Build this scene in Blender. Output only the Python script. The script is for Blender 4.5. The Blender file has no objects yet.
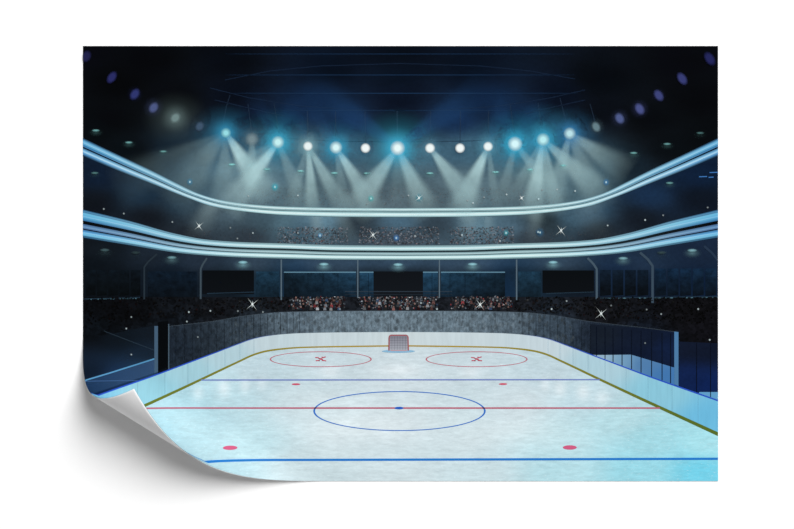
import bpy, math, random
import numpy as np
random.seed(7); rng = np.random.default_rng(7)
scene = bpy.context.scene
COL = scene.collection

# ------------------------------------------------------------------ scale and sheet geometry
U = 0.002                       # metres per unit of the sheet's own ruler (the sheet is 635 x 435 units = 1.27 x 0.87 m)
CX, CY = 397.0, 264.5
X0, X1, Y0, Y1 = 83.0, 718.0, 46.0, 481.0
CURL_A, CURL_R, CURL_T = 0.5512, 45.82, 238.13     # roll of the lower left corner
LIFT = 0.3
STEP = 0.05                     # thickness of one ink layer in sheet units (0.1 mm)

def bend(x, y, h):
    """flat sheet position + height above its printed face -> world metres (rolled up at the corner)"""
    nx, ny = -math.sin(CURL_A), math.cos(CURL_A)
    s = np.maximum(x*nx + y*ny - CURL_T, 0.0)
    th = s/CURL_R
    d = (CURL_R - h)*np.sin(th) - s
    z = CURL_R - (CURL_R - h)*np.cos(th)
    return np.stack([(x + d*nx - CX)*U, -(y + d*ny - CY)*U, (z + LIFT)*U], -1)

def press(x, y):
    """the print is stretched a little towards the rolled corner"""
    nx, ny = -math.sin(CURL_A), math.cos(CURL_A)
    s = np.maximum(x*nx + y*ny - CURL_T, 0.0)
    smax = X0*nx + Y1*ny - CURL_T
    k = .975; a = k*CURL_R; fa = CURL_R*math.asin(k)
    f = np.where(s < a, CURL_R*np.arcsin(np.minimum(s/CURL_R, k)), fa + (s-a)*(smax-fa)/(smax-a))
    return np.clip(x + (f-s)*nx, X0, X1), np.clip(y + (f-s)*ny, Y0, Y1)

def lin(c):
    c = np.clip(np.asarray(c, float)/255.0, 0, 1)
    return np.where(c <= 0.04045, c/12.92, ((c+0.055)/1.055)**2.4)

GAIN = 1.0/1.09                 # inks are a little darker than seen, the studio light is a little over 1

# ------------------------------------------------------------------ ink materials
def nt_new(name):
    m = bpy.data.materials.new(name); m.use_nodes = True
    n = m.node_tree; n.nodes.clear()
    return m, n

def ink(name, alpha=False, tex=None):
    m, n = nt_new(name)
    N, L = n.nodes.new, n.links.new
    at = N('ShaderNodeAttribute'); at.attribute_name = 'ink'
    col = at.outputs['Color']; al = at.outputs['Alpha']
    if tex:
        uv = N('ShaderNodeUVMap'); uv.uv_map = 'sheet'
        col, al = tex(n, uv.outputs['UV'], col, al)
    b = N('ShaderNodeBsdfPrincipled'); b.inputs['Roughness'].default_value = 0.75
    b.inputs['Specular IOR Level'].default_value = 0.03
    L(col, b.inputs['Base Color'])
    out = N('ShaderNodeOutputMaterial')
    if alpha:
        t = N('ShaderNodeBsdfTransparent'); mx = N('ShaderNodeMixShader')
        L(al, mx.inputs[0]); L(t.outputs[0], mx.inputs[1]); L(b.outputs[0], mx.inputs[2])
        L(mx.outputs[0], out.inputs[0])
    else:
        L(b.outputs[0], out.inputs[0])
    return m

def mapped(n, uv, sx, sy, rot=0.0):
    mp = n.nodes.new('ShaderNodeMapping'); mp.inputs['Scale'].default_value = (sx, sy, 1)
    mp.inputs['Rotation'].default_value = (0, 0, rot)
    n.links.new(uv, mp.inputs['Vector']); return mp.outputs[0]

def noise(n, vec, scale, detail=3, rough=0.6):
    t = n.nodes.new('ShaderNodeTexNoise'); t.inputs['Scale'].default_value = scale
    t.inputs['Detail'].default_value = detail; t.inputs['Roughness'].default_value = rough
    n.links.new(vec, t.inputs['Vector']); return t.outputs['Fac']

def remap(n, fac, a, b, c, d):
    t = n.nodes.new('ShaderNodeMapRange'); t.clamp = True
    for i, v in zip((1, 2, 3, 4), (a, b, c, d)): t.inputs[i].default_value = v
    n.links.new(fac, t.inputs[0]); return t.outputs[0]

def math_n(n, op, a, b):
    t = n.nodes.new('ShaderNodeMath'); t.operation = op
    for i, v in enumerate((a, b)):
        if isinstance(v, (int, float)): t.inputs[i].default_value = v
        else: n.links.new(v, t.inputs[i])
    return t.outputs[0]

def vscale(n, col, fac):
    t = n.nodes.new('ShaderNodeVectorMath'); t.operation = 'SCALE'
    n.links.new(col, t.inputs[0])
    n.links.new(fac, t.inputs['Scale']); return t.outputs[0]

def mixcol(n, fac, a, b):
    t = n.nodes.new('ShaderNodeMix'); t.data_type = 'RGBA'
    n.links.new(fac, t.inputs[0]); n.links.new(a, t.inputs[6])
    if isinstance(b, tuple): t.inputs[7].default_value = b
    else: n.links.new(b, t.inputs[7])
    return t.outputs[2]

def tex_ice(n, uv, col, al):            # skate scratches, snow dust and broad clouds
    a = noise(n, mapped(n, uv, 6, 26, 0.12), 1.0, 6, 0.75)
    b = noise(n, mapped(n, uv, 9, 30, -0.3), 1.3, 6, 0.75)
    c = noise(n, mapped(n, uv, 1.6, 3.4), 1.0, 3)
    s = remap(n, a, .3, .75, .86, 1.1)
    s = math_n(n, 'MULTIPLY', s, remap(n, b, .3, .75, .9, 1.07))
    s = math_n(n, 'MULTIPLY', s, remap(n, c, .3, .7, .94, 1.05))
    col = vscale(n, col, s)
    d = noise(n, mapped(n, uv, 30, 60), 1.0, 5, .8)
    return mixcol(n, remap(n, d, .56, .76, 0, .6), col, (.86, .95, .97, 1)), al

def tex_board(n, uv, col, al):
    a = noise(n, mapped(n, uv, 22, 2), 1.0, 3)
    return vscale(n, col, remap(n, a, .3, .7, .93, 1.06)), al

def tex_dark(n, uv, col, al):           # rough dark seating, broken into small cells
    v = n.nodes.new('ShaderNodeTexVoronoi'); v.inputs['Scale'].default_value = 1.0
    n.links.new(mapped(n, uv, 34, 38), v.inputs['Vector'])
    bw = n.nodes.new('ShaderNodeRGBToBW'); n.links.new(v.outputs['Color'], bw.inputs[0])
    s = math_n(n, 'MULTIPLY', remap(n, bw.outputs[0], .2, .8, .55, 1.5),
               remap(n, noise(n, mapped(n, uv, 6, 9), 1.0, 3), .3, .7, .6, 1.4))
    return vscale(n, col, s), al

def tex_soft(n, uv, col, al):           # faint murk in the hall
    a = noise(n, mapped(n, uv, 2.2, 4.5), 1.0, 4, .55)
    b = noise(n, mapped(n, uv, 30, 30), 1.0, 2)
    s = math_n(n, 'MULTIPLY', remap(n, a, .3, .7, .82, 1.18), remap(n, b, .3, .7, .9, 1.1))
    return vscale(n, col, s), al

def tex_glass(n, uv, col, al):          # people blurred behind the rink glass, and vertical streaks
    a = noise(n, mapped(n, uv, 24, 17), 1.0, 5, .72)
    b = noise(n, mapped(n, uv, 55, 2.5), 1.0, 2)
    s = math_n(n, 'MULTIPLY', remap(n, a, .4, .64, .68, 1.5), remap(n, b, .3, .7, .82, 1.18))
    return vscale(n, col, s), al

def tex_window(n, uv, col, al):
    a = noise(n, mapped(n, uv, 11, 13), 1.0, 5, .7)
    return vscale(n, col, remap(n, a, .35, .65, .5, 1.4)), al

def tex_beam(n, uv, col, al):
    a = noise(n, mapped(n, uv, 5, 4), 1.0, 4, .6)
    return col, math_n(n, 'MULTIPLY', al, remap(n, a, .3, .7, .78, 1.15))

M = dict(plain=ink('plain_ink'), clear=ink('translucent_ink', True), ice=ink('ice_ink', False, tex_ice),
         board=ink('board_ink', False, tex_board), dark=ink('seating_ink', False, tex_dark),
         soft=ink('hall_ink', False, tex_soft), glass=ink('glass_ink', True, tex_glass),
         window=ink('window_ink', False, tex_window), beam=ink('beam_ink', True, tex_beam))

# ------------------------------------------------------------------ drawing helpers: every motif is a mesh lying on the sheet
def interp(d, pts):
    """monotone cubic through (d, y) pairs"""
    xs = np.array([p[0] for p in pts], float); ys = np.array([p[1] for p in pts], float)
    h = np.diff(xs); dl = np.diff(ys)/h
    m = np.zeros_like(xs); m[0] = dl[0]; m[-1] = dl[-1]
    for i in range(1, len(xs)-1):
        m[i] = 0 if dl[i-1]*dl[i] <= 0 else 2*dl[i-1]*dl[i]/(dl[i-1]+dl[i])
    d = np.clip(np.asarray(d, float), xs[0], xs[-1])
    i = np.clip(np.searchsorted(xs, d, side='right')-1, 0, len(h)-1)
    t = (d-xs[i])/h[i]
    return ((1+2*t)*(1-t)**2*ys[i] + t*(1-t)**2*h[i]*m[i] + t*t*(3-2*t)*ys[i+1] + t*t*(t-1)*h[i]*m[i+1])

def field(pts, p=1.6, ay=1.6):
    """smooth colour field through (x, y, (r,g,b))"""
    P = np.array([(a, b) for a, b, _ in pts], float); Cc = np.array([c for _, _, c in pts], float)
    def f(x, y):
        d2 = (x[..., None]-P[:, 0])**2 + (ay*(y[..., None]-P[:, 1]))**2
        w = 1.0/(d2 + 150.0)**p
        return (w[..., None]*Cc).sum(-2)/w.sum(-1)[..., None]
    return f

def const(c, a=1.0):
    def f(u, v, x, y):
        o = np.empty(x.shape + (4,)); o[..., :3] = c; o[..., 3] = a; return o
    return f

def of_field(fl, a=1.0):
    def f(u, v, x, y):
        o = np.empty(x.shape + (4,)); o[..., :3] = fl(x, y); o[..., 3] = a; return o
    return f

class Art:
    def __init__(s): s.V = []; s.F = []; s.C = []; s.n = 0
    def patch(s, fx, fc, nu, nv, dh=0.0):
        u, v = np.meshgrid(np.linspace(0, 1, nu+1), np.linspace(0, 1, nv+1))
        x, y = fx(u, v)
        x = np.clip(x, X0, X1); y = np.clip(y, Y0, Y1)
        c = fc(u, v, x, y)
        i = np.arange((nu+1)*(nv+1)).reshape(nv+1, nu+1) + s.n
        q = np.stack([i[:-1, :-1], i[1:, :-1], i[1:, 1:], i[:-1, 1:]], -1).reshape(-1, 4)
        # keep faces looking up from the sheet
        xa, ya = x.ravel(), y.ravel(); k = q - s.n
        ar = sum(xa[k[:, j]]*ya[k[:, (j+1) % 4]] - xa[k[:, (j+1) % 4]]*ya[k[:, j]] for j in range(4))
        q = np.where((ar > 0)[:, None], q[:, ::-1], q)
        q = q[np.abs(ar) > 1e-7]
        s.V.append(np.stack([xa, ya, np.full_like(xa, dh)], -1)); s.F.append(q); s.C.append(c.reshape(-1, 4))
        s.n += xa.size
        return s
    def strip(s, top, bot, x0, x1, fc, step=2.0, nv=None, **k):
        nu = max(1, int(abs(x1-x0)/step))
        def fx(u, v):
            x = x0 + (x1-x0)*u; t = top(x) if callable(top) else top + 0*x; b = bot(x) if callable(bot) else bot + 0*x
            return x, t + (b-t)*v
        if nv is None:
            xs = np.linspace(x0, x1, 9); t = top(xs) if callable(top) else top + 0*xs; b = bot(xs) if callable(bot) else bot + 0*xs
            nv = max(1, int(np.max(np.abs(b-t))/step))
        return s.patch(fx, fc, nu, nv, **k)
    def line(s, pts, w, c, a=1.0, step=3.0, w1=None, **kw):
        """a stroke along a polyline; w1 = width at its end"""
        P = np.array(pts, float); seg = np.hypot(*np.diff(P, axis=0).T); T = np.concatenate([[0], np.cumsum(seg)]); T /= T[-1]
        w1 = w if w1 is None else w1
        n = max(len(P)-1, int(seg.sum()/step))
        def fx(u, v):
            x = np.interp(u, T, P[:, 0]); y = np.interp(u, T, P[:, 1])
            e = 1e-3; dx = np.interp(np.minimum(u+e, 1), T, P[:, 0])-np.interp(np.maximum(u-e, 0), T, P[:, 0])
            dy = np.interp(np.minimum(u+e, 1), T, P[:, 1])-np.interp(np.maximum(u-e, 0), T, P[:, 1]); l = np.hypot(dx, dy)+1e-9
            o = (v-.5)*(w+(w1-w)*u)
            return x - dy/l*o, y + dx/l*o
        return s.patch(fx, c if callable(c) else const(c, a), n, 1, **kw)
    def quad(s, p, fc, nu, nv):
        """p: corners p0-p1 (near edge), p3-p2 (far edge)"""
        p = np.array(p, float)
        def fx(u, v):
            q = [(1-u)*(1-v), u*(1-v), u*v, (1-u)*v]
            return sum(w*p[i, 0] for i, w in enumerate(q)), sum(w*p[i, 1] for i, w in enumerate(q))
        return s.patch(fx, fc, nu, nv)
    def disc(s, cx, cy, rx, ry, fc, rot=0.0, nu=28, nv=4, r0=0.0, **k):
        def fx(u, v):
            a = 2*math.pi*u; r = r0 + (1-r0)*v
            ex, ey = rx*r*np.cos(a), ry*r*np.sin(a)
            return cx + ex*math.cos(rot) - ey*math.sin(rot), cy + ex*math.sin(rot) + ey*math.cos(rot)
        return s.patch(fx, fc, nu, nv, **k)
    def ring(s, cx, cy, rx, ry, wx, wy, fc, nu=96):
        def fx(u, v):
            a = 2*math.pi*u; o = v-.5
            return cx + (rx+wx*o)*np.cos(a), cy + (ry+wy*o)*np.sin(a)
        return s.patch(fx, fc, nu, 1)
    def build(s, name, layer, mat, parent, label=None, kind=None):
        V = np.concatenate(s.V); F = np.concatenate(s.F); C = np.concatenate(s.C)
        W = bend(*press(V[:, 0], V[:, 1]), layer*STEP + V[:, 2])
        me = bpy.data.meshes.new(name)
        me.from_pydata(W.tolist(), [], F.tolist())
        at = me.attributes.new('ink', 'FLOAT_COLOR', 'POINT')
        rgba = np.concatenate([lin(C[:, :3])*GAIN, C[:, 3:4]], 1).astype(np.float32)
        at.data.foreach_set('color', rgba.ravel())
        uv = me.uv_layers.new(name='sheet')
        idx = np.empty(len(me.loops), np.int32); me.loops.foreach_get('vertex_index', idx)
        uv.data.foreach_set('uv', (V[idx, :2]/100.0).astype(np.float32).ravel())
        me.polygons.foreach_set('use_smooth', np.ones(len(me.polygons), bool))
        me.materials.append(M[mat] if isinstance(mat, str) else mat); me.update()
        o = bpy.data.objects.new(name, me); COL.objects.link(o); o.parent = parent
        if label: o['label'] = label
        if kind: o['kind'] = kind
        return o

def fall(c, a, p=1.5, edge=None):
    """radial falloff: opaque in the middle, clear at the rim"""
    def f(u, v, x, y):
        o = np.empty(x.shape + (4,)); o[..., :3] = c
        if edge is not None: o[..., :3] = np.array(c)*(1-v[..., None]) + np.array(edge)*v[..., None]
        o[..., 3] = a*np.clip(1-v, 0, 1)**p; return o
    return f

# ------------------------------------------------------------------ surface the poster lies on
def plain_mat(name, c, rough=.8, bump=0.0):
    m, n = nt_new(name)
    b = n.nodes.new('ShaderNodeBsdfPrincipled'); o = n.nodes.new('ShaderNodeOutputMaterial')
    b.inputs['Roughness'].default_value = rough; b.inputs['Specular IOR Level'].default_value = 0.05
    tc = n.nodes.new('ShaderNodeTexCoord')
    f = noise(n, tc.outputs['Object'], 60.0, 3)
    g = n.nodes.new('ShaderNodeMapRange')
    for i, v in zip((1, 2, 3, 4), (.3, .7, .995, 1.0)): g.inputs[i].default_value = v
    n.links.new(f, g.inputs[0])
    rgb = n.nodes.new('ShaderNodeRGB'); rgb.outputs[0].default_value = (*c, 1)
    n.links.new(vscale(n, rgb.outputs[0], g.outputs[0]), b.inputs['Base Color'])
    n.links.new(b.outputs[0], o.inputs[0]); return m

fm = bpy.data.meshes.new('floor')
S = 4.0
fm.from_pydata([(-S, -S, 0), (S, -S, 0), (S, S, 0), (-S, S, 0)], [], [(0, 1, 2, 3)])
fm.materials.append(plain_mat('white_surface', (.96, .96, .96)))
floor = bpy.data.objects.new('floor', fm); COL.objects.link(floor)
floor['kind'] = 'structure'; floor['label'] = 'plain white surface the poster lies on'; floor['category'] = 'floor'

# ------------------------------------------------------------------ the poster
poster = bpy.data.objects.new('poster', None); COL.objects.link(poster)
poster['label'] = 'poster of a spotlit ice hockey arena with its lower left corner curled up'
poster['category'] = 'poster'

def sheet():
    nx, ny = 318, 218
    x, y = np.meshgrid(np.linspace(X0, X1, nx+1), np.linspace(Y0, Y1, ny+1))
    x = x.ravel(); y = y.ravel(); n = x.size
    A = bend(x, y, -0.03); B = bend(x, y, -0.2)
    i = np.arange(n).reshape(ny+1, nx+1)
    q = np.stack([i[:-1, :-1], i[1:, :-1], i[1:, 1:], i[:-1, 1:]], -1).reshape(-1, 4)
    F = q.tolist() + (q[:, ::-1]+n).tolist()
    rim = list(i[0, :]) + list(i[1:, -1]) + list(i[-1, -2::-1]) + list(i[-2:0:-1, 0])
    for a, b in zip(rim, rim[1:]+rim[:1]): F.append([int(a), int(b), int(b+n), int(a+n)])
    me = bpy.data.meshes.new('paper_sheet'); me.from_pydata(np.concatenate([A, B]).tolist(), [], F)
    me.polygons.foreach_set('use_smooth', np.ones(len(me.polygons), bool))
    me.materials.append(plain_mat('white_paper', (.95, .95, .955), .6)); me.update()
    o = bpy.data.objects.new('paper_sheet', me); COL.objects.link(o); o.parent = poster
    o['label'] = 'white paper sheet, bare back showing at the curl'
sheet()

MID = 400.5
D = lambda x: np.abs(np.asarray(x, float)-MID)
def curve(pts, off=0.0): return lambda x: interp(D(x), pts) + off

UB0 = curve([(0, 208), (60, 207.7), (115, 206.4), (145, 204.6), (177, 200.4), (201, 193.8), (225, 182.5), (249, 170.5), (278, 157), (318, 138)])
UB1 = curve([(0, 211.7), (60, 211.4), (115, 210.4), (145, 208.5), (177, 204.3), (209, 195), (246, 178.6), (268, 169), (318, 146.6)])
UB2 = curve([(0, 217.2), (60, 216.9), (115, 215.2), (153, 212), (188, 206.5), (214, 197.5), (250, 183.3), (283, 170.5), (318, 156)])
LB0 = curve([(0, 245.6), (60, 245.2), (115, 243.5), (160, 242), (193, 239.6), (225, 233.6), (272, 220.6), (318, 209.5)])
LB1 = curve([(0, 250.6), (60, 250.2), (115, 248.4), (160, 247.2), (193, 245), (219, 241.5), (272, 229.8), (318, 220.3)])
LB3 = curve([(0, 260), (60, 259.8), (115, 258.7), (160, 257.4), (193, 255.6), (219, 253.4), (272, 245.2), (318, 237.8)])
ROOF = curve([(0, 150), (120, 150), (200, 140), (318, 118)])

GT = curve([(0, 310.8), (60, 311), (115, 312), (150, 315), (190, 321.5), (246, 328), (318, 338)])      # top of the glass
BT = curve([(0, 332), (60, 332.4), (100, 333.2), (119, 334.4), (135, 336.2), (148, 339), (165, 345), (185, 352.6), (218, 365), (250, 377), (284, 389), (318, 400.8)])   # top of the boards
BK = curve([(0, 345.6), (60, 346.4), (100, 347.3), (119, 348.8), (133, 350.7), (146, 354.2), (160, 360.5), (199, 379), (228, 392.6), (257, 406), (318, 434)])   # kick strip
def kickw(x): return 1.1 + 0.0095*np.maximum(D(x)-100, 0)

# --- roof and tiers -------------------------------------------------------------
hall = field([(83, 50, (3, 4, 10)), (150, 60, (1, 2, 5)), (230, 60, (2, 5, 13)), (399, 52, (3, 9, 20)), (399, 75, (4, 13, 27)), (399, 100, (6, 15, 32)), (330, 70, (3, 12, 26)), (470, 70, (3, 12, 26)),
              (315, 100, (11, 28, 54)), (290, 118, (13, 32, 60)), (485, 100, (11, 28, 54)), (345, 118, (16, 36, 66)), (455, 118, (16, 36, 66)), (399, 125, (8, 15, 30)), (520, 118, (14, 34, 62)),
              (120, 85, (1, 2, 4)), (110, 120, (2, 3, 6)), (175, 100, (2, 3, 7)), (235, 95, (3, 8, 20)), (250, 118, (7, 18, 38)), (560, 95, (4, 12, 28)), (600, 80, (1, 4, 10)), (680, 60, (2, 3, 8)), (700, 100, (1, 2, 5)), (650, 120, (2, 4, 8)), (600, 112, (4, 8, 16)),
              (260, 172, (78, 98, 106)), (225, 168, (58, 80, 92)), (399, 175, (58, 68, 74)), (330, 178, (64, 78, 84)), (365, 195, (62, 72, 78)), (430, 195, (58, 68, 74)), (462, 185, (74, 88, 94)), (300, 195, (66, 80, 86)), (240, 192, (68, 82, 90)), (205, 185, (48, 64, 74)),
              (195, 160, (36, 54, 68)), (172, 152, (18, 32, 44)), (540, 175, (82, 100, 104)), (510, 190, (64, 76, 82)), (575, 180, (66, 84, 92)), (600, 165, (44, 62, 72)), (632, 165, (16, 28, 38)), (130, 150, (4, 10, 15)), (95, 132, (3, 7, 11)), (670, 150, (4, 9, 14)), (708, 135, (3, 6, 10)),
              (399, 150, (56, 76, 88)), (340, 150, (48, 70, 84)), (460, 150, (48, 70, 84)), (520, 150, (50, 76, 90)), (280, 150, (50, 76, 90)), (240, 140, (34, 58, 76)), (560, 140, (34, 58, 76)), (399, 206, (64, 74, 80))])
_h = hall
def hall(x, y):
    c = _h(x, y); b = np.clip((c.mean(-1)-25)/40, 0, 1)[..., None]
    return c*(1+.26*b)+b*np.array((0., 6, 8))
Art().strip(Y0, ROOF, X0, X1, of_field(hall), 2.5).build('arena_roof', 1, 'soft', poster, 'dark blue arena roof above the spotlights')
Art().strip(ROOF, lambda x: UB0(x)+2, X0, X1, of_field(hall), 2.5).build('upper_stand', 1, 'soft', poster, 'hazy top tier behind the light beams')

mid = field([(399, 222, (38, 54, 64)), (320, 221, (58, 78, 88)), (300, 228, (40, 56, 66)), (480, 221, (56, 76, 86)), (510, 228, (44, 60, 70)), (399, 240, (34, 40, 46)), (200, 222, (38, 50, 58)), (225, 215, (50, 64, 72)), (180, 205, (30, 46, 58)), (140, 192, (20, 38, 54)), (95, 175, (10, 22, 38)),
             (95, 203, (10, 14, 20)), (150, 218, (14, 18, 24)), (190, 232, (20, 24, 30)), (590, 212, (38, 60, 76)), (570, 215, (46, 66, 78)), (650, 196, (18, 36, 58)), (700, 175, (9, 24, 44)), (700, 200, (9, 16, 26)), (640, 220, (14, 20, 28)), (600, 234, (22, 28, 34)), (250, 237, (28, 34, 40)),
             (285, 222, (50, 68, 76)), (357, 224, (22, 28, 33)), (436, 224, (26, 34, 40)), (545, 222, (24, 32, 36)), (530, 238, (30, 36, 42)), (262, 222, (40, 54, 62))])
_m = mid
def mid(x, y): return _m(x, y)*(1.2+.75*np.clip(1-D(x)/240, 0, 1))[..., None]
Art().strip(lambda x: UB2(x)-1, lambda x: LB0(x)+1, X0, X1, of_field(mid), 2.0).build('middle_stand', 1, 'soft', poster, 'grey tier between the two glowing balconies')

conc = field([(399, 262, (30, 42, 54)), (330, 265, (32, 44, 56)), (470, 265, (32, 44, 56)), (250, 264, (32, 42, 52)), (200, 259, (24, 32, 42)), (150, 252, (18, 24, 32)), (100, 246, (10, 14, 19)), (95, 270, (5, 9, 14)), (110, 290, (4, 8, 12)), (170, 280, (8, 16, 26)), (225, 285, (10, 16, 22)),
              (268, 285, (18, 36, 50)), (300, 285, (12, 30, 50)), (500, 285, (12, 30, 50)), (530, 282, (18, 34, 48)), (570, 285, (10, 16, 24)), (620, 278, (14, 28, 48)), (640, 262, (22, 34, 50)), (700, 252, (16, 26, 42)), (705, 285, (8, 22, 42)), (560, 264, (32, 44, 56)), (399, 285, (10, 14, 18)), (650, 290, (9, 18, 32))])
_c = conc
def conc(x, y):
    t = np.clip((272-y)/8, 0, 1)*np.clip(1.25-D(x)/280, .2, 1)
    return _c(x, y)*(1.12+.5*t)[..., None]+np.array((2., 4, 5))
Art().strip(lambda x: LB3(x)-1, 300, X0, X1, of_field(conc), 2.0).build('concourse_wall', 1, 'soft', poster, 'dark concourse wall below the lower balcony')
low = field([(399, 303, (20, 22, 27)), (300, 303, (20, 22, 27)), (500, 303, (20, 22, 27)), (220, 310, (13, 15, 19)), (120, 310, (5, 6, 9)), (100, 330, (6, 10, 15)), (100, 370, (9, 16, 25)), (140, 350, (12, 18, 26)), (190, 335, (16, 22, 29)), (399, 325, (36, 44, 54)), (600, 312, (15, 16, 20)), (690, 312, (9, 9, 12)), (705, 330, (10, 10, 15)), (640, 340, (16, 24, 36)), (560, 325, (28, 36, 46)), (250, 325, (28, 36, 44))])
Art().strip(297, lambda x: BT(x)+3, X0, X1, of_field(low), 2.0).build('lower_stand', 2, 'dark', poster, 'dark packed stand around the rink')

# roof girders: long straight ones, sagging arcs, hangers
def girder(pts, c, w=.9, w1=None, a=.8):
    Art().line(pts, w, c, a, w1=w1).build('roof_beam', 4, 'clear', poster)
for y, xa, xb, a in ((54, 225, 575, .55), (75, 225, 575, .7), (93.3, 230, 578, .85), (110.5, 275, 530, .9)):
    def fc(u, v, x, y_, a=a):
        o = np.empty(x.shape+(4,)); o[..., :3] = (26, 52, 84); o[..., 3] = a*np.sin(math.pi*np.clip(u, 0.001, .999))**.5; return o
    Art().line([(xa, y), (xb, y)], .9, fc).build('roof_beam', 4, 'clear', poster)
for pts in ([(210, 88), (250, 98), (300, 106), (350, 109.5), (399, 110.5), (450, 109.5), (500, 106), (550, 98), (585, 90)],
            [(225, 80), (270, 71), (320, 66), (399, 63.5), (480, 66), (530, 71), (575, 79)],
            [(215, 100), (270, 113), (285, 116)], [(585, 100), (540, 110), (525, 114)],
            [(282, 138), (330, 141), (399, 142), (470, 141), (520, 138)]):
    girder(pts, (28, 46, 72), .8, a=.5)
for x, y0 in ((308, 111), (336, 111), (365.5, 111), (397.5, 111), (430, 111), (460, 111), (488, 111)):
    Art().line([(x-.5 if x < 399 else x+.5, y0), (x, 144)], .8, (44, 62, 84), .5).build('hanger', 4, 'clear', poster)
for pts in ([(274, 103), (280, 140)], [(230, 95), (226, 108), (222, 130)], [(248, 104), (252, 135)], [(510, 103), (515, 140)], [(538, 103), (543, 136)], [(560, 98), (568, 130)], [(590, 104), (595, 122)]):
    Art().line(pts, .8, (40, 58, 80), .45).build('hanger', 4, 'clear', poster)

# --- balconies ---------------------------------------------------------------------
def band(name, lines, layer, mat, parent, label=None, x0=X0, x1=X1):
    """lines: list of (curve, centre colour, side colour); colour runs smoothly between successive curves"""
    a = Art()
    for (c0, m0, s0), (c1, m1, s1) in zip(lines[:-1], lines[1:]):
        def fc(u, v, x, y, m0=m0, s0=s0, m1=m1, s1=s1):
            t = np.clip((D(x)-130)/185, 0, 1)[..., None]**1.35
            k0 = np.array(m0)*(1-t)+np.array(s0)*t; k1 = np.array(m1)*(1-t)+np.array(s1)*t
            o = np.ones(x.shape+(4,)); o[..., :3] = k0*(1-v[..., None])+k1*v[..., None]; return o
        a.strip(c0, c1, x0, x1, fc, 2.5, 2)
    return a.build(name, layer, mat, parent, label)
off = lambda c, d: (lambda x: c(x)+d)
lerp = lambda a, b, t: (lambda x: a(x)+(b(x)-a(x))*t)
ub = band('balcony', [(UB0, (110, 140, 146), (44, 84, 118)), (UB1, (70, 96, 102), (5, 10, 18)), (UB2, (84, 112, 118), (20, 44, 66))], 5, 'plain', poster, 'upper glowing balcony front curving around the hall')
band('light_strip', [(lerp(UB0, UB1, .12), (150, 184, 190), (66, 118, 158)), (lerp(UB0, UB1, .35), (186, 222, 228), (112, 184, 222)), (lerp(UB0, UB1, .7), (172, 208, 214), (86, 164, 206)), (lerp(UB0, UB1, .99), (150, 186, 192), (56, 110, 160))], 6, 'plain', ub)
band('light_strip', [(lerp(UB1, UB2, .14), (150, 190, 196), (60, 110, 150)), (lerp(UB1, UB2, .42), (205, 238, 240), (140, 200, 236)), (lerp(UB1, UB2, .7), (200, 234, 238), (84, 146, 196)), (lerp(UB1, UB2, .95), (130, 164, 170), (24, 52, 78))], 6, 'plain', ub)
lb = band('balcony', [(LB0, (110, 140, 146), (44, 84, 118)), (LB1, (34, 50, 56), (3, 6, 10)), (lerp(LB1, LB3, .5), (48, 66, 72), (3, 6, 10)), (LB3, (84, 112, 118), (20, 44, 66))], 5, 'plain', poster, 'lower glowing balcony front with three light strips')
band('light_strip', [(lerp(LB0, LB1, .06), (140, 172, 178), (64, 116, 156)), (lerp(LB0, LB1, .35), (182, 220, 226), (108, 186, 222)), (lerp(LB0, LB1, .7), (190, 226, 230), (88, 168, 210)), (lerp(LB0, LB1, 1.02), (150, 186, 192), (52, 106, 156))], 6, 'plain', lb)
band('light_strip', [(lerp(LB1, LB3, .2), (120, 150, 156), (70, 98, 140)), (lerp(LB1, LB3, .36), (165, 200, 206), (104, 154, 196)), (lerp(LB1, LB3, .47), (130, 160, 166), (70, 100, 146))], 6, 'plain', lb)
band('light_strip', [(lerp(LB1, LB3, .53), (150, 188, 194), (56, 104, 148)), (lerp(LB1, LB3, .64), (190, 228, 232), (88, 160, 212)), (lerp(LB1, LB3, .8), (204, 238, 240), (116, 192, 228)), (lerp(LB1, LB3, .97), (130, 166, 172), (40, 84, 120))], 6, 'plain', lb)

def glow_line(cv, w, cm, cs, parent, a=.9):
    xs = np.linspace(X0, X1, 160)
    def fc(u, v, x, y):
        t = np.clip((D(x)-130)/185, 0, 1)[..., None]**1.35; o = np.empty(x.shape+(4,)); o[..., :3] = np.array(cm)*(1-t)+np.array(cs)*t; o[..., 3] = a; return o
    Art().line(list(zip(xs, cv(xs))), w, fc).build('light_line', 7, 'clear', parent)
glow_line(lerp(UB0, UB1, .5), .9, (222, 244, 246), (150, 205, 240), ub)
glow_line(lerp(UB0, UB1, .8), .7, (130, 166, 172), (60, 122, 178), ub, .8)
glow_line(lerp(UB1, UB2, .5), 1.0, (232, 250, 250), (176, 220, 246), ub)
glow_line(lerp(LB0, LB1, .22), .8, (140, 172, 178), (74, 130, 172), lb, .7)
glow_line(lerp(LB0, LB1, .62), 1.0, (226, 246, 248), (130, 196, 234), lb)
glow_line(lerp(LB1, LB3, .37), .6, (196, 224, 228), (130, 166, 206), lb, .8)
glow_line(lerp(LB1, LB3, .7), 1.0, (230, 250, 250), (140, 204, 240), lb)
glow_line(lerp(LB1, LB3, .9), .8, (136, 168, 174), (52, 104, 140), lb, .7)

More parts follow.
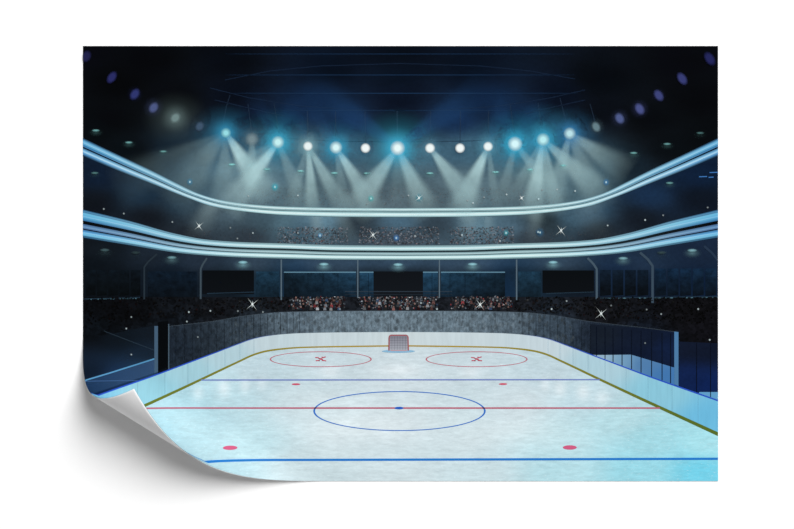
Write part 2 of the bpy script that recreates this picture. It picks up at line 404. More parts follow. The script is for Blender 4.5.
# --- concourse: windows, screen, doors, columns, lamps --------------------------------
def win(pts, c0, c1, name='window', label=None, mat='window', layer=3, far=False):
    def fc(u, v, x, y):
        o = np.ones(x.shape+(4,)); o[..., :3] = np.array(c0)*(1-v[..., None])+np.array(c1)*v[..., None]
        if far: o[..., :3] *= np.clip(1.25-np.maximum(D(x)-20, 0)/140, .4, 1.2)[..., None]
        return o
    return Art().quad(pts, fc, 16, 6).build(name, layer, mat, poster, label)
for xa, xb in ((284, 356), (359.5, 373.5), (423, 438), (441, 505)):
    w = win([(xa, 271.6), (xb, 271.6), (xb, 297), (xa, 297)], (28, 58, 80), (17, 34, 48), far=True)
    Art().line([(xa, 272.2), (xb, 272.2)], 1.1, (104, 146, 168), .8).build('window_head', 4, 'clear', w)
    x = xa+9
    while x < xb-3:
        Art().line([(x, 273), (x, 297)], .5, (14, 28, 42), .6).build('mullion', 4, 'clear', w); x += 15
win([(373.6, 271.4), (423, 271.4), (423, 295.4), (373.6, 295.4)], (13, 17, 22), (17, 21, 27), 'scoreboard', 'black blank screen at the middle of the far concourse', 'plain')
for xa, xb, yb in ((202.5, 254, 294), (542.5, 594, 293)):
    win([(xa, 270.4), (xb, 270.4), (xb, yb), (xa, yb)], (6, 10, 14), (9, 13, 18), 'dark_doorway', None, 'plain')
for xa, xb, c in ((256, 279, (26, 54, 74)), (518, 541, (26, 54, 74)), (148, 197, (12, 26, 40))):
    win([(xa, 271.5), (xb, 271.5), (xb, 297), (xa, 297)], c, tuple(v*.55 for v in c))
for x0_, x1_, n_, c in ((655, 718, 5, (17, 40, 64)), (600, 650, 4, (13, 27, 42)), (86, 142, 5, (9, 18, 26))):
    for i in range(n_):
        a_ = x0_+(x1_-x0_)*i/n_; b_ = x0_+(x1_-x0_)*(i+.86)/n_
        t0 = 268.5 if x0_ > 640 else 270
        win([(a_, t0), (b_, t0), (b_, 295), (a_, 296)], c, tuple(v*.4 for v in c))
Art().line([(345, 291.5), (452, 291.5)], .8, (48, 60, 72), .9).line([(345, 294.5), (452, 294.5)], .6, (36, 46, 56), .8).build('railing', 4, 'clear', poster)
for xa, xb, y in ((83, 140, 298), (600, 718, 297), (207, 255, 292.5), (546, 594, 292.5)):
    Art().line([(xa, y+1), (xb, y-.5)], .9, (38, 58, 74), .7).build('railing', 4, 'clear', poster)
    if y > 295:
        ph = rng.random(4)*6
        def gc(u, v, x_, y_, ph=ph):
            o = np.empty(x_.shape+(4,)); o[..., :3] = (90, 130, 146)
            o[..., 3] = .8*np.clip(np.sin(31*u+ph[0])*np.sin(77*u+ph[1])+.6*np.sin(140*u+ph[2])-.15, 0, 1); return o
        Art().line([(xa+2, y+1.4), (xb, y+.4)], .9, gc, step=.7).build('railing_glint', 5, 'clear', poster)
for pts, w, c in (([(144.3, 300), (144.3, 267), (148, 262), (157, 254)], 1.7, (36, 47, 56)), ([(200.7, 299), (200.7, 269), (203, 264), (207, 258)], 1.8, (60, 74, 84)), ([(281.3, 300), (281.3, 259.5)], 1.4, (84, 102, 114)), ([(357.8, 298), (357.8, 260)], 1.15, (88, 106, 118)),
                  ([(439.4, 298), (439.4, 260)], 1.15, (88, 106, 118)), ([(516.6, 300), (516.6, 259.5)], 1.4, (84, 102, 114)), ([(596.7, 299), (596.7, 269), (593, 263.5), (587.5, 258)], 2.2, (68, 86, 100)), ([(652.5, 303), (652.5, 266), (648, 259.5), (640, 252.5)], 2.5, (56, 73, 88)), ([(719, 262), (712, 253), (704, 246)], 2.4, (36, 52, 72))):
    Art().line(pts, w, c, step=2).build('column', 6, 'plain', poster)

def lamp(x, y, rx, ry, c, glow=.5, rot=0.0):
    o = Art().disc(x, y, rx, ry, fall(c, 1.0, .6), rot, 20, 3).build('ceiling_light', 30.5, 'clear', poster)
    if glow: Art().disc(x, y+ry*1.6, rx*2.0, ry*3.4, fall(c, glow, 2.0), 0, 20, 4).build('glow', 30, 'clear', o)
for x, y, k in ((172, 257.5, .75), (243, 262.3, 1.), (324, 264.2, 1.), (398, 264.6, 1.), (472.5, 264.2, 1.), (553, 262.3, 1.), (623, 258.3, .85), (692, 250.4, .85), (105, 250, .45), (136, 252.6, .3), (661.5, 252.6, .35)):
    lamp(x, y, 5.2, 1.7, tuple(v*k for v in (150, 205, 216)), .4*k)
for x, y, k in ((96, 130.5, .75), (129, 142.5, .75), (163.5, 151.5, .7), (700, 133, .5), (667, 144, .7), (633.5, 153, .75), (232, 164.5, .95), (267, 169, .95), (301, 171, .95), (334.5, 173, .9), (367, 173.3, .85), (430, 173.3, .9), (495.5, 172, .95), (530, 169.5, .95), (563, 165.5, .95), (95, 173, .55), (669.5, 183, .7)):
    lamp(x, y, 4.2, 1.3, tuple(v*k for v in (150, 225, 225)), .16*k)
for x, y, w in ((714, 172.6, 9), (703, 176.8, 8), (711, 177.4, 5)):
    Art().line([(x-w/2, y), (min(x+w/2, 718), y-.3)], 1.0, (70, 130, 200), .8).build('ceiling_light', 8, 'clear', poster)

# --- crowd: single spectators in the far stands, the rest as one mass --------------------
PAL = [(150, 60, 66), (150, 158, 168), (84, 92, 104), (134, 138, 144), (172, 176, 182), (120, 128, 136), (90, 40, 48), (66, 76, 88), (196, 200, 204), (52, 56, 64), (104, 112, 122), (132, 92, 88), (60, 84, 116), (44, 40, 46), (120, 130, 140)]
def person_art(a, x, y, s, coat, skin, al=1.0):
    a.quad([(x-.75*s, y+.3*s), (x+.75*s, y+.3*s), (x+1.0*s, y+2.0*s), (x-1.0*s, y+2.0*s)], const(coat, al), 1, 1)
    a.disc(x, y-.25*s, .55*s, .68*s, const(skin, al), 0, 8, 1)
    return a
def pick(k): 
    c = PAL[int(rng.integers(len(PAL)))]; g = k*(.22+.75*rng.random()**1.8); return tuple(v*g for v in c)
secs = [(289, 345), (358.5, 439), (450.5, 513)]
spots = []
for r, y in enumerate((297.6, 300.6, 303.6, 306.6)):
    for (a_, b_), n_ in zip(secs, (7, 11, 7)):
        for i in range(n_): spots.append((a_+2+(b_-a_-4)*(i+.5+.6*(rng.random()-.5))/n_, y+rng.random()*.8, r))
for x, y, r in spots:
    skin = (np.array((150, 118, 110))*(.35+.55*rng.random())).tolist()
    person_art(Art(), x, y, 1.6, pick(1.05), skin).build('spectator', 9+r*0.4, 'plain', poster)
mass = Art()
for a_, b_ in secs:
    for i in range(int((b_-a_)*6)):
        x = a_+rng.random()*(b_-a_); y = 296.6+rng.random()*12.0
        mass.disc(x, y, .4+.7*rng.random(), .4+.7*rng.random(), const(pick(1.1), .8), 0, 6, 1, dh=.06*rng.random())
for i in range(900):                         # thin dark rows right and left of the lit blocks
    side = rng.random() < .42
    x = (X0+2+rng.random()*205) if side else (514+rng.random()*202)
    f = abs(x-MID)/318; y = 297+rng.random()*(22*(f+.25))
    if y > GT(x)-2.5: continue
    g = .42*(1.15-f)
    mass.disc(x, y, .6+.8*rng.random(), .5+.7*rng.random(), const(pick(g), .8), 0, 6, 1, dh=.06*rng.random())
for a_, b_ in ((278, 348), (359, 439), (450, 514)):
    for i in range(int((b_-a_)*9)):
        x = a_+rng.random()*(b_-a_); y = 227+rng.random()*(17.0); v = 50+120*rng.random()**2
        y = min(y, float(LB0(x))-1)
        c = (v, v*1.04, v*1.1) if rng.random() < .9 else (v*1.05, v*.85, v*.85)
        mass.disc(x, y, .5+.6*rng.random(), .45+.5*rng.random(), const(c, .2+.28*rng.random()), 0, 6, 1, dh=.06*rng.random())
for i in range(330):
    x = 195+rng.random()*410; y = 228+rng.random()*13; y = min(y, float(LB0(x))-1); v = 45+55*rng.random()
    mass.disc(x, y, .5, .5, const((v, v, v*1.05), .35), 0, 6, 1, dh=.06*rng.random())
for i in range(900):
    x = 240+rng.random()*320; y = 188+rng.random()*17; v = 70+70*rng.random(); y = min(y, float(UB0(x))-1)
    mass.disc(x, y, .5, .5, const((v, v*1.02, v*1.05), .35), 0, 6, 1, dh=.06*rng.random())
mass.build('crowd', 8.4, 'clear', poster, 'distant crowd too small to count', 'stuff')

# --- rink: glass, boards, ice ---------------------------------------------------------------
icef = field([(399, 358, (198, 212, 218)), (330, 358, (194, 210, 217)), (470, 358, (194, 210, 217)), (260, 372, (186, 207, 215)), (545, 372, (190, 210, 218)), (399, 385, (203, 217, 223)), (300, 400, (200, 218, 224)), (230, 395, (184, 213, 221)), (190, 400, (172, 208, 218)), (399, 425, (208, 222, 227)), (340, 440, (206, 222, 227)), (460, 440, (206, 222, 227)),
              (250, 440, (188, 219, 226)), (190, 425, (180, 213, 221)), (160, 430, (168, 207, 218)), (220, 470, (176, 208, 216)), (110, 460, (170, 205, 214)), (300, 470, (198, 216, 221)), (399, 475, (204, 220, 225)), (520, 400, (203, 218, 224)), (590, 395, (188, 213, 222)), (560, 440, (190, 222, 229)), (620, 420, (178, 215, 223)), (650, 440, (160, 213, 224)), (700, 470, (112, 204, 228)),
              (705, 445, (168, 224, 234)), (640, 470, (150, 212, 226)), (560, 472, (178, 218, 227)), (480, 472, (198, 218, 224))])
def icecol(u, v, x, y):
    o = np.ones(x.shape+(4,)); c = icef(x, y)
    for cx, cy, rx, ry, k in ICE_LIGHT:
        g = np.exp(-((x-cx)/rx)**2-((y-cy)/ry)**2)[..., None]; c = c+(np.array((250, 252, 253))-c)*g*k
    o[..., :3] = c*1.045; return o
# pale light reflections on the ice, painted into its printed colour
ICE_LIGHT = [(198, 393, 6, 8, .4), (224, 388, 6, 9, .45), (245, 386, 5, 8, .35), (262, 384, 5, 7, .25), (560, 389, 6, 8, .4), (583, 392, 7, 9, .45), (602, 398, 7, 8, .35), (545, 385, 5, 7, .3), (330, 372, 10, 6, .3), (399, 370, 22, 6, .3), (470, 372, 10, 6, .3), (350, 425, 60, 16, .25), (520, 430, 40, 16, .3), (330, 400, 30, 10, .2)]
ice = Art().strip(lambda x: BK(x), Y1, X0, X1, icecol, 1.25).build('ice_rink', 10, 'ice', poster, 'pale blue white sheet of skating ice')
boards = field([(90, 402, (120, 190, 226)), (110, 415, (138, 204, 222)), (150, 388, (146, 198, 212)), (185, 372, (160, 200, 211)), (225, 354, (176, 204, 213)), (270, 343, (192, 209, 215)), (399, 339, (202, 215, 219)), (330, 341, (198, 212, 217)), (470, 341, (198, 212, 217)), (540, 345, (196, 212, 219)), (600, 366, (172, 205, 217)), (660, 392, (138, 198, 218)), (712, 418, (108, 186, 222))])
bd = Art().strip(BT, lambda x: BK(x)+.5, X0, X1, of_field(boards), 1.25).build('rink_board', 11, 'board', poster, 'white boards ringing the ice')
def kickcol(u, v, x, y):
    t = np.clip((D(x)-60)/220, 0, 1)[..., None]; o = np.ones(x.shape+(4,)); o[..., :3] = np.array((168, 142, 54))*(1-t)+np.array((88, 108, 40))*t; return o
Art().strip(lambda x: BK(x)-kickw(x)*.5, lambda x: BK(x)+kickw(x)*.75, X0, X1, kickcol, 1.0, 2).build('kick_plate', 12, 'plain', bd, 'olive yellow strip along the foot of the boards')
def railcol(u, v, x, y):
    t = np.clip((D(x)-120)/80, 0, 1); o = np.ones(x.shape+(4,)); o[..., :3] = (44, 84, 198); o[..., 3] = t*.9; return o
for xa, xb in ((X0, 285), (516, X1)):
    Art().strip(lambda x: BT(x)-.3-.0018*D(x), lambda x: BT(x)+.3+.0014*D(x), xa, xb, railcol, 1.0, 1).build('top_rail', 12, 'clear', bd, 'blue rail on top of the side boards')
for x in (548, 560, 573, 588, 605, 626, 648, 672, 698, 254, 240, 225, 208, 188, 165, 138):
    Art().line([(x, float(BT(x))+1), (x, float(BK(x))-1.5)], .6, (120, 165, 185), .22).build('board_seam', 12.5, 'clear', bd)

# far glass, right glass, left glass
def glasscol(pts, a):
    fl = field(pts); return of_field(fl, a)
gfar = [(399, 320, (112, 130, 142)), (340, 320, (106, 124, 136)), (460, 320, (106, 124, 136)), (290, 322, (90, 106, 118)), (510, 322, (90, 106, 118)), (240, 330, (54, 66, 77)), (180, 345, (28, 37, 48)), (205, 340, (38, 48, 58)), (550, 326, (60, 74, 87)), (600, 335, (30, 40, 54)), (640, 345, (16, 26, 42)), (690, 370, (12, 24, 52))]
gl = Art().strip(GT, BT, 168.5, 676, glasscol(gfar, .86), 2.0).build('rink_glass', 7, 'glass', poster, 'clear panels above the boards, crowd blurred behind')
Art().line([(x, float(GT(x))) for x in np.linspace(169, 676, 120)], .7, (96, 110, 122), .22).build('glass_edge', 8, 'clear', gl)
x = 176.0
gx = []
blur = Art()
for a_, b_, n_ in ((293, 346, 70), (356, 441, 190), (451, 514, 90), (230, 285, 30), (516, 575, 30)):
    for i in range(n_):
        bx = a_+rng.random()*(b_-a_); by = float(GT(bx))+2+rng.random()*max(1, float(BT(bx)-GT(bx))-4.5); sz = 1+1.6*rng.random(); v = .55+.5*rng.random()
        if n_ == 30: v *= .6
        blur.disc(bx, by, sz*.8, sz*1.25, fall((140*v, 160*v, 174*v), .62, .7), 0, 8, 2, dh=.1*rng.random())
blur.build('blurred_crowd', 7.5, 'clear', gl, 'people blurred behind the far glass', 'stuff')
while x < 300: gx.append(x); x += 8.5-.02*(x-176)
gx += [522, 529, 536, 543, 550, 557.5, 565, 573, 581.5, 590.5]
for x in gx:
    Art().line([(x, float(GT(x))+.5), (x, float(BT(x))-.5)], .8, (16, 22, 30), .3).build('glass_joint', 8, 'clear', gl)
for x in (312, 338, 365, 391, 417, 443, 469, 495):
    Art().line([(x, float(GT(x))+.5), (x, float(BT(x))-.5)], .6, (44, 54, 64), .4).build('glass_joint', 8, 'clear', gl)
Art().line([(168.8, 324), (168.8, float(BT(168.8))-1)], 1.1, (84, 104, 120), .7).build('glass_edge', 8, 'clear', gl)

# left players' bench box
def lf(u, v, x, y):
    o = np.ones(x.shape+(4,)); c = field([(90, 330, (5, 8, 12)), (120, 335, (12, 20, 28)), (150, 330, (16, 24, 33)), (90, 372, (12, 24, 38)), (150, 355, (20, 32, 46)), (90, 392, (12, 34, 72)), (150, 368, (38, 64, 92)), (120, 378, (24, 48, 80))])(x, y)
    o[..., :3] = c; o[..., 3] = .93; return o
pb = Art().strip(lambda x: 339-(x-83)*.19, lambda x: BT(x)-.3, X0, 158, lf, 1.25).build('players_bench', 4, 'clear', poster, 'dark glazed bench box at the left boards')
Art().line([(83, 381.0), (110, 373), (154.5, 358.8)], 1.4, (84, 142, 182), 1, 1.6).build('bench_rail', 6, 'plain', pb, 'light blue rail of the bench box')
Art().quad([(83, 381.5), (154.5, 359.5), (157, 372.0), (83, 397)], lambda u, v, x, y: np.concatenate([np.broadcast_to(np.array((30., 58, 94)), x.shape+(3,)) + (u*26)[..., None], np.full(x.shape+(1,), .75)], -1), 48, 10).build('bench_wall', 5, 'clear', pb)
Art().line([(85, 380.6), (138, 380.6)], .7, (70, 104, 150), .7, 1.6).build('bench_line', 6, 'clear', pb)
Art().line([(104, 331), (130, 341), (154, 350)], .6, (60, 80, 96), .4, 1.6).build('glass_glint', 6, 'clear', pb)
Art().quad([(154.4, 326), (158, 326), (158, 371.8), (154.4, 373)], const((66, 90, 112)), 2, 20).build('bench_post', 6, 'plain', pb, 'pale post at the end of the bench box')
Art().quad([(158, 322), (168.2, 321), (168.2, 367), (158, 371)], const((3, 5, 8)), 4, 20).build('bench_gate', 6, 'plain', pb, 'black gap of the open gate')

# right penalty box seen through the glass
rp = Art().strip(lambda x: np.interp(x, [590, 631, 676], [324, 327.5, 332]), lambda x: BT(x)-.3, 590, 675, of_field(field([(600, 335, (20, 28, 40)), (640, 340, (15, 24, 42)), (670, 350, (14, 28, 58)), (640, 358, (12, 22, 44))])), 2).build('penalty_box', 7.4, 'soft', poster, 'dark glazed penalty box at the right boards')
Art().strip(lambda x: np.interp(x, [592, 596, 631, 674], [354.7, 355, 354.6, 367.5]), lambda x: BT(x)-.4, 592, 674.5, of_field(field([(600, 357, (150, 180, 200)), (625, 362, (118, 160, 190)), (640, 364, (74, 118, 166)), (665, 376, (64, 116, 172))])), 1.6).build('box_wall', 8, 'plain', rp, 'pale blue inner wall of the penalty box')
for x in (596.5, 605, 613, 622, 631.5, 641, 651.5, 662, 670.5):
    Art().line([(x, np.interp(x, [590, 676], [326, 334])), (x, float(BT(x))-.8)], 1.0, (10, 18, 34), .75).build('glass_joint', 9, 'clear', rp)
Art().quad([(674.2, 331.5), (678.4, 332), (678.4, 386), (674.2, 384.3)], const((76, 122, 164)), 2, 14).build('box_post', 10, 'plain', rp, 'pale blue post at the end of the penalty box')
rg = Art().strip(lambda x: 341.5+(x-678)*.045, lambda x: BT(x)-.4, 678.4, X1, of_field(field([(690, 350, (14, 22, 40)), (710, 350, (12, 20, 38)), (690, 375, (14, 32, 74)), (710, 385, (12, 34, 84))])), 2).build('rink_glass', 7.4, 'soft', poster, 'navy glass panel at the far right edge')
Art().strip(392, lambda x: BT(x)-.4, 699, X1, const((96, 158, 200)), 2).build('box_wall', 8, 'plain', rg)
for x in (696.5, 710.5):
    Art().line([(x, 343), (x, float(BT(x))-1)], .9, (8, 14, 30), .8).build('glass_joint', 9, 'clear', rg)

# --- markings on the ice ------------------------------------------------------------------
def sideX(y):            # where the kick strip crosses height y: right half
    xs = np.linspace(MID, X1, 800); return float(np.interp(y, BK(xs), xs))
def mark(name, art, label, mat='clear'): return art.build(name, 13, mat, ice, label)
xr = sideX(380)-2; mark('blue_line', Art().line([(2*MID-xr, 380), (xr, 379.6)], 1.3, (116, 134, 200), .85, 1.0), 'thin far blue line across the ice')
xr = sideX(408)-2; mark('center_line', Art().line([(2*MID-xr, 408), (xr, 408)], 1.6, (194, 102, 124), .85, 1.0), 'red centre line across the ice')
mark('blue_line', Art().line([(X0, 460.4), (250, 460.0), (399, 459.6), (X1, 458.7)], 2.3, (38, 124, 206), .95, 1.0), 'bold near blue line across the ice')
mark('center_circle', Art().ring(399.5, 411, 85.3, 19.5, 1.8, .9, const((52, 116, 204), .88)), 'large blue circle at centre ice')
mark('center_spot', Art().disc(399, 408, 4.6, 1.3, const((36, 92, 190), 1), nu=20, nv=1, dh=STEP), 'blue spot at centre ice')
for cx, w in ((320.8, 'left'), (476.6, 'right')):
    c = mark('faceoff_circle', Art().ring(cx, 359.2, 50.3, 7.5, 1.4, .7, const((200, 100, 116), .75)), 'red face-off circle on the far '+w)
    a = Art()
    for dx, dy, ex, ey in ((-5.5, -1.6, -2, -1.2), (-5, 1.6, -1, 1.4), (1.5, -1.3, 5, -2.2), (1, 1.3, 5.5, 1.8), (-2.2, -1.2, -1.2, -.2), (1.4, -2.4, 1.2, -1.2), (-1.2, 1.2, -1.8, 2.2), (1.2, 1.0, 2.2, .2)):
        a.line([(cx+dx, 359+dy), (cx+ex, 359+ey)], .9, (190, 56, 82))
    a.disc(cx, 358.9, 1.7, .8, const((190, 56, 82)), nu=12, nv=1)
    a.build('faceoff_marks', 14, 'clear', c)
for x, y, rx, ry, t in ((296, 384.2, 4.3, .95, 'far left'), (503, 384, 4.3, .95, 'far right'), (230.4, 447.6, 7.2, 2.1, 'near left'), (569.8, 447.4, 7, 2.2, 'near right')):
    mark('faceoff_spot', Art().disc(x, y, rx, ry, const((208, 94, 130) if ry > 1.5 else (204, 86, 110), 1), nu=24, nv=1), 'red face-off spot, '+t)

# --- goal -----------------------------------------------------------------------------------
g = Art().line([(388.9, 350.6), (389.2, 336.6), (390.6, 335.2), (406.6, 335.2), (408, 336.6), (408.4, 350.6)], 1.3, (158, 92, 98), 1, 1.0).build('goal', 16, 'plain', poster, 'small red framed goal at the far end of the rink')
Art().disc(398.4, 351.2, 16.5, 1.6, const((140, 186, 216), .95), nu=32, nv=1).build('goal_crease', 14, 'clear', g, 'pale blue crease before the goal')
def netc(u, v, x, y):
    o = np.ones(x.shape+(4,)); o[..., :3] = np.array((126, 126, 138))*(1-v[..., None])+np.array((168, 172, 182))*v[..., None]; return o
Art().quad([(389.5, 335.5), (407.8, 335.5), (408, 350.4), (389.2, 350.4)], netc, 6, 6).build('net', 15, 'plain', g)
a = Art()
for i in range(1, 7): a.line([(389.3+2.7*i, 336), (389.1+2.72*i, 350)], .3, (100, 100, 112), .45)
for i in range(1, 6): a.line([(389.6, 335.4+2.5*i), (407.8, 335.4+2.5*i)], .3, (100, 100, 112), .45)
a.build('net_cord', 15.5, 'clear', g)
Art().line([(390.5, 350.6), (407, 350.6)], .7, (196, 150, 158)).build('goal_base', 16, 'plain', g)

# --- spotlights, glow and beams -----------------------------------------------------------------
def beam(parent, x, y, tx, ty, w0, w1, a, c=(196, 234, 238), layer=17, fade=.95):
    tx, ty = x+(tx-x)*1.08, y+(ty-y)*1.08; dx, dy = tx-x, ty-y; l = math.hypot(dx, dy); px, py = -dy/l, dx/l
    def fc(u, v, xx, yy):
        o = np.empty(xx.shape+(4,)); o[..., :3] = c
        s = np.clip(1.35*(1-np.abs(2*u-1)), 0, 1); o[..., 3] = a*(s*s*(3-2*s))*np.clip(1-v, 0, 1)**fade*np.clip(v*8+.35, 0, 1); return o
    Art().quad([(x-px*w0/2, y-py*w0/2), (x+px*w0/2, y+py*w0/2), (tx+px*w1/2, ty+py*w1/2), (tx-px*w1/2, ty-py*w1/2)], fc, 14, 18).build('light_beam', layer, 'beam', parent)

BEAM_LAYER = [17.0]
def next_layer():
    BEAM_LAYER[0] += .25; return BEAM_LAYER[0]
def spot(x, y, r, core, glow, gr, ga, ca=1.0, label=None, rx=None, rot=0.0, halo=True, sharp=2.1):
    o = Art().disc(x, y, r, rx or r, (lambda u, v, xx, yy: np.concatenate([np.broadcast_to(np.array(core, float), xx.shape+(3,)), (ca*np.clip((1-v)*sharp, 0, 1))[..., None]], -1)), rot, 24, 6).build('spotlight', 33, 'clear', poster, label)
    if halo:
        a = Art().disc(x, y, gr, gr, fall(glow, ga, 1.9, None), 0, 28, 8)
        if gr > 12: a.disc(x, y, gr*2.1, gr*1.7, fall(glow, ga*.3, 1.6, None), 0, 28, 8, dh=-STEP)
        a.build('glow', 31.5, 'clear', o)
    return o
LAMPS = [  # x, y, radius, core, glow, glow radius, glow alpha
    (226, 133, 4.2, (150, 220, 228), (64, 170, 214), 18, .85), (252, 139.2, 5.5, (150, 172, 178), (120, 150, 160), 14, .5), (278, 142.3, 5.2, (196, 240, 242), (74, 200, 238), 21, .95), (308, 146.3, 5.2, (232, 244, 244), (150, 200, 212), 17, .75),
    (336, 147.6, 5.2, (214, 246, 248), (66, 190, 232), 18, .92), (365.5, 148.2, 5.3, (240, 248, 248), (70, 120, 150), 12, .6), (397.6, 148.2, 6.0, (232, 250, 250), (76, 206, 244), 24, .98), (430, 148.2, 5.4, (240, 248, 248), (110, 164, 190), 14, .65),
    (460, 148.2, 5.3, (242, 249, 249), (50, 90, 120), 11, .5), (488, 146.6, 5.2, (236, 248, 248), (110, 184, 212), 16, .75), (515, 144, 6.0, (214, 248, 252), (64, 204, 246), 21, .98), (543, 139.8, 5.4, (186, 238, 242), (70, 194, 236), 22, .92), (569.6, 133.6, 5.0, (186, 226, 234), (70, 156, 214), 17, .88)]
BEAMS = {0: [(268, 198, 44, .85), (222, 208, 40, .2), (172, 200, 66, .2), (120, 186, 60, .09)], 1: [(252, 200, 34, .3)], 2: [(228, 208, 44, .9), (206, 186, 40, .2), (304, 206, 30, .25)], 3: [(313, 214, 22, .72), (346, 212, 30, .5), (290, 206, 20, .22)], 4: [(376, 212, 34, .62), (345, 206, 18, .2)],
         6: [(352, 212, 44, .62), (428, 214, 40, .6), (398, 210, 30, .12)], 7: [(474, 206, 40, .6)], 9: [(458, 214, 40, .72), (496, 206, 16, .22)], 10: [(560, 200, 30, .3), (500, 204, 22, .22)], 11: [(531, 216, 36, .8), (556, 212, 26, .45), (600, 192, 40, .55), (510, 200, 20, .25)], 12: [(625, 172, 44, .34), (552, 204, 34, .35), (600, 205, 50, .25)]}
names = {0: 'leftmost cyan spotlight with crossing beams', 2: 'bright cyan spotlight at left, beam falling left', 3: 'white spotlight with beams falling straight down', 6: 'brightest spotlight at the centre of the row', 10: 'bright cyan spotlight right of centre', 11: 'cyan spotlight at right with the broad white beam', 12: 'rightmost lit spotlight of the row'}
for i, (x, y, r, c, gcol, gr, ga) in enumerate(LAMPS):
    soft = i in (0, 1, 2, 4, 6, 10, 11, 12)
    o = spot(x, y, r*(1.3 if soft else 1), c, gcol, gr, ga, 1.0 if i != 1 else .5, sharp=1.5 if soft else 2.4, label= names.get(i, 'round white spotlight in the middle of the row' if 4 < i < 10 else None))
    for tx, ty, w, al in BEAMS.get(i, []):
        beam(o, x, y, tx, ty, 4.5, w*1.1, min(1, al*1.2), layer=next_layer())
    if i in (6, 2, 4, 10, 9, 3):             # faint blue shafts thrown up into the roof
        for tx, ty, w, al in {6: [(305, 84, 60, .3), (492, 84, 60, .3)], 4: [(300, 90, 40, .16)], 2: [(250, 92, 30, .14), (296, 96, 30, .14)], 10: [(545, 96, 34, .16), (490, 88, 34, .14)], 9: [(510, 88, 36, .16)], 3: [(292, 100, 24, .14)]}[i]:
            beam(o, x, y-2, tx, ty, 8, w, al, (48, 100, 160), next_layer(), 1.2)
for xa, xb, ya, yb, w0, w1, al in ((316, 318, 217, 246, 18, 24, .3), (342, 352, 217, 246, 24, 30, .16), (470, 466, 217, 246, 30, 34, .2), (487, 490, 217, 246, 20, 24, .2), (535, 534, 213, 246, 20, 26, .22), (212, 196, 202, 240, 30, 40, .28), (585, 596, 200, 240, 40, 50, .14)):
    def fc(u, v, xx, yy, al=al):
        o = np.empty(xx.shape+(4,)); o[..., :3] = (170, 198, 204); o[..., 3] = al*np.sin(math.pi*np.clip(u, 0, 1))**2*np.clip(1-v, 0, 1); return o
    Art().quad([(xa-w0/2, ya), (xa+w0/2, ya), (xb+w1/2, yb), (xb-w1/2, yb)], fc, 12, 8).build('light_beam', 4.5, 'beam', poster)
# dim blue lamps up the two side rows
for x, y, rx, ry, c, rot, gl_ in ((86.5, 56.5, 5.2, 6.8, (34, 36, 92), .5, 0), (112, 77.5, 4.6, 7.4, (42, 46, 122), .62, 0), (135, 94.3, 4.6, 6.8, (48, 58, 136), .62, 9), (153.8, 107.7, 4.8, 6.4, (82, 98, 158), .62, 12), (175.5, 118, 5.0, 6.2, (126, 158, 158), .7, 17), (199.8, 126.5, 4.6, 5.6, (66, 96, 128), .6, 9),
                                  (596, 127, 4.4, 6.0, (112, 148, 160), -.5, 10), (619.5, 118.5, 4.8, 6.4, (84, 102, 168), -.55, 11), (639.5, 109, 4.8, 6.9, (78, 90, 164), -.55, 11), (658.6, 95.5, 4.6, 7.0, (64, 74, 148), -.6, 8), (682, 78.8, 4.8, 7.6, (58, 66, 142), -.6, 0), (709.5, 58.8, 5.2, 8.4, (36, 40, 112), -.6, 0)):
    g_ = sum(c)/3; c = tuple((v*.82+g_*.18)*.9 for v in c)
    o = spot(x, y, rx, c, c, gl_ or 5, .3 if gl_ < 15 else .6, .9, 'dim blue oval lamp high on the %s side' % ('left' if x < 400 else 'right'), ry, rot, bool(gl_))

# --- camera flashes -------------------------------------------------------------------------------
def flash(x, y, r, c, halo=.0, layer=34.5, diag=True):
    a = Art()
    for k in range(4):
        an = math.pi/4 + k*math.pi/2 + .12
        for L_, w in ((r*1.25, .9),):
            ex, ey = x+math.cos(an)*L_, y+math.sin(an)*L_*1.05
            a.line([(x, y), (ex, ey)], w*.62, lambda u, v, xx, yy: np.concatenate([np.broadcast_to(np.array(c, float), xx.shape+(3,)), np.clip(1.1-u, 0, 1)[..., None]], -1), w1=.2, step=1, dh=STEP*.3*k)
    for an, k in ((math.pi/2+.1, .55), (-math.pi/2+.1, .55)):
        a.line([(x, y), (x+math.cos(an)*r*k, y+math.sin(an)*r*k)], .8, c, .8, w1=.1, step=1, dh=STEP*1.5)
    a.disc(x, y, 1.3, 1.3, fall((245, 252, 252), 1, .6), 0, 12, 3, dh=STEP*2)
    return a.build('camera_flash', layer, 'clear', poster)
for x, y, r in ((199.2, 226, 4.6), (373, 235, 5), (252.5, 304.3, 6), (601, 313.6, 6), (480, 304.6, 5.5), (561, 230.6, 5.5), (521.5, 198, 3), (419, 198, 4)):
    flash(x, y, r, (240, 252, 250))
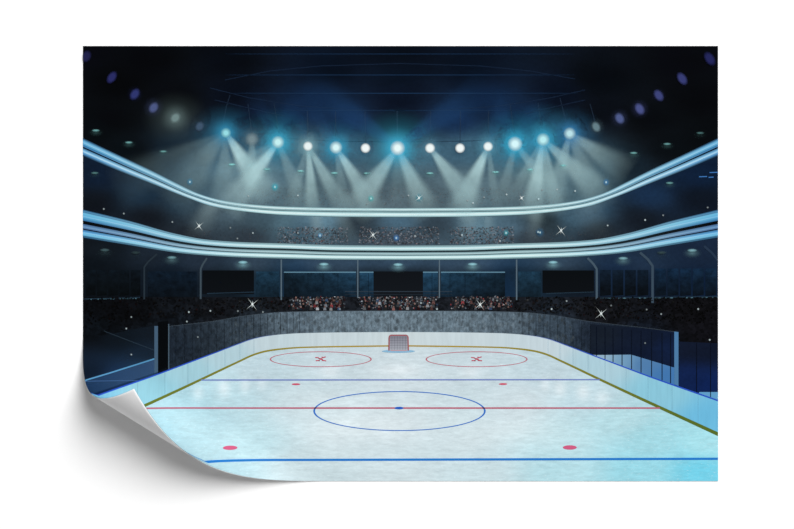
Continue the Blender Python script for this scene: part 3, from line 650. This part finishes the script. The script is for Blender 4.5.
for x, y, r, c in ((275, 187, 5, (70, 200, 220)), (320, 235.5, 3, (90, 170, 225)), (396.3, 238, 4, (80, 150, 220)), (506, 233, 3.5, (70, 190, 205)), (371, 198.5, 4, (80, 205, 205)), (190, 182, 4, (70, 150, 190)), (606, 182.3, 4, (60, 140, 200)), (540, 232.5, 5, (50, 110, 150)), (538, 232, 3, (60, 120, 170)), (419, 198, 5, (70, 160, 180)), (538.5, 199, 2, (120, 150, 160))):
    o = Art().disc(x, y, r, r*1.1, fall(c, .85, 1.6), 0, 18, 4).disc(x, y, 1.2, 1.5, fall((210, 240, 245), .9, .8), 0, 10, 2, dh=STEP).build('camera_flash', 34.5, 'clear', poster)
for x, y in ((104, 209), (124, 213.6), (172.5, 222), (230.5, 227.8), (253, 233), (237.5, 238.5), (248.5, 196), (298, 195.5), (367, 204), (408.5, 195.5), (467.5, 200.5), (473, 203), (484, 197.3), (506.5, 194.5), (542, 190), (557, 189.5), (575, 191), (607.5, 225.5), (645, 220), (663, 215.3), (707.5, 207.5), (298, 233), (415, 236), (462, 235), (500, 241), (210.5, 310.8), (187, 321.5), (189, 312), (238, 311), (263, 312), (198, 337), (131.5, 317), (126.5, 328.5), (131.5, 354.5), (551.5, 309), (566.5, 301), (646.5, 309.5), (661, 314), (698, 309), (709.5, 339.8), (645, 343), (297.5, 300), (385.5, 300.8), (421, 303), (497, 300.5), (611, 305.5), (340, 309), (437, 309)):
    k = .55+.45*rng.random()
    Art().disc(x, y, 1.15, 1.2, fall((188*k+30, 206*k+30, 210*k+30), .95, .8), 0, 10, 2).build('camera_flash', 34.5, 'clear', poster)

# ------------------------------------------------------------------ light and camera
w = bpy.data.worlds.new('studio'); scene.world = w; w.use_nodes = True
w.node_tree.nodes['Background'].inputs[0].default_value = (1, 1, 1, 1)
w.node_tree.nodes['Background'].inputs[1].default_value = .19
sd = bpy.data.lights.new('soft_sun', 'SUN'); sd.angle = math.radians(40); sd.energy = 3.5
so = bpy.data.objects.new('soft_sun', sd); COL.objects.link(so)
so.rotation_euler = (math.radians(-28), math.radians(24), 0)     # from the upper right

cam = bpy.data.cameras.new('camera'); cam.lens = 135; cam.sensor_width = 36; cam.clip_end = 50
co = bpy.data.objects.new('camera', cam); COL.objects.link(co)
co.location = (0, 0, 794*U*135/36); scene.camera = co
scene.view_settings.view_transform = 'Standard'; scene.view_settings.look = 'None'
scene.cycles.transparent_max_bounces = 64
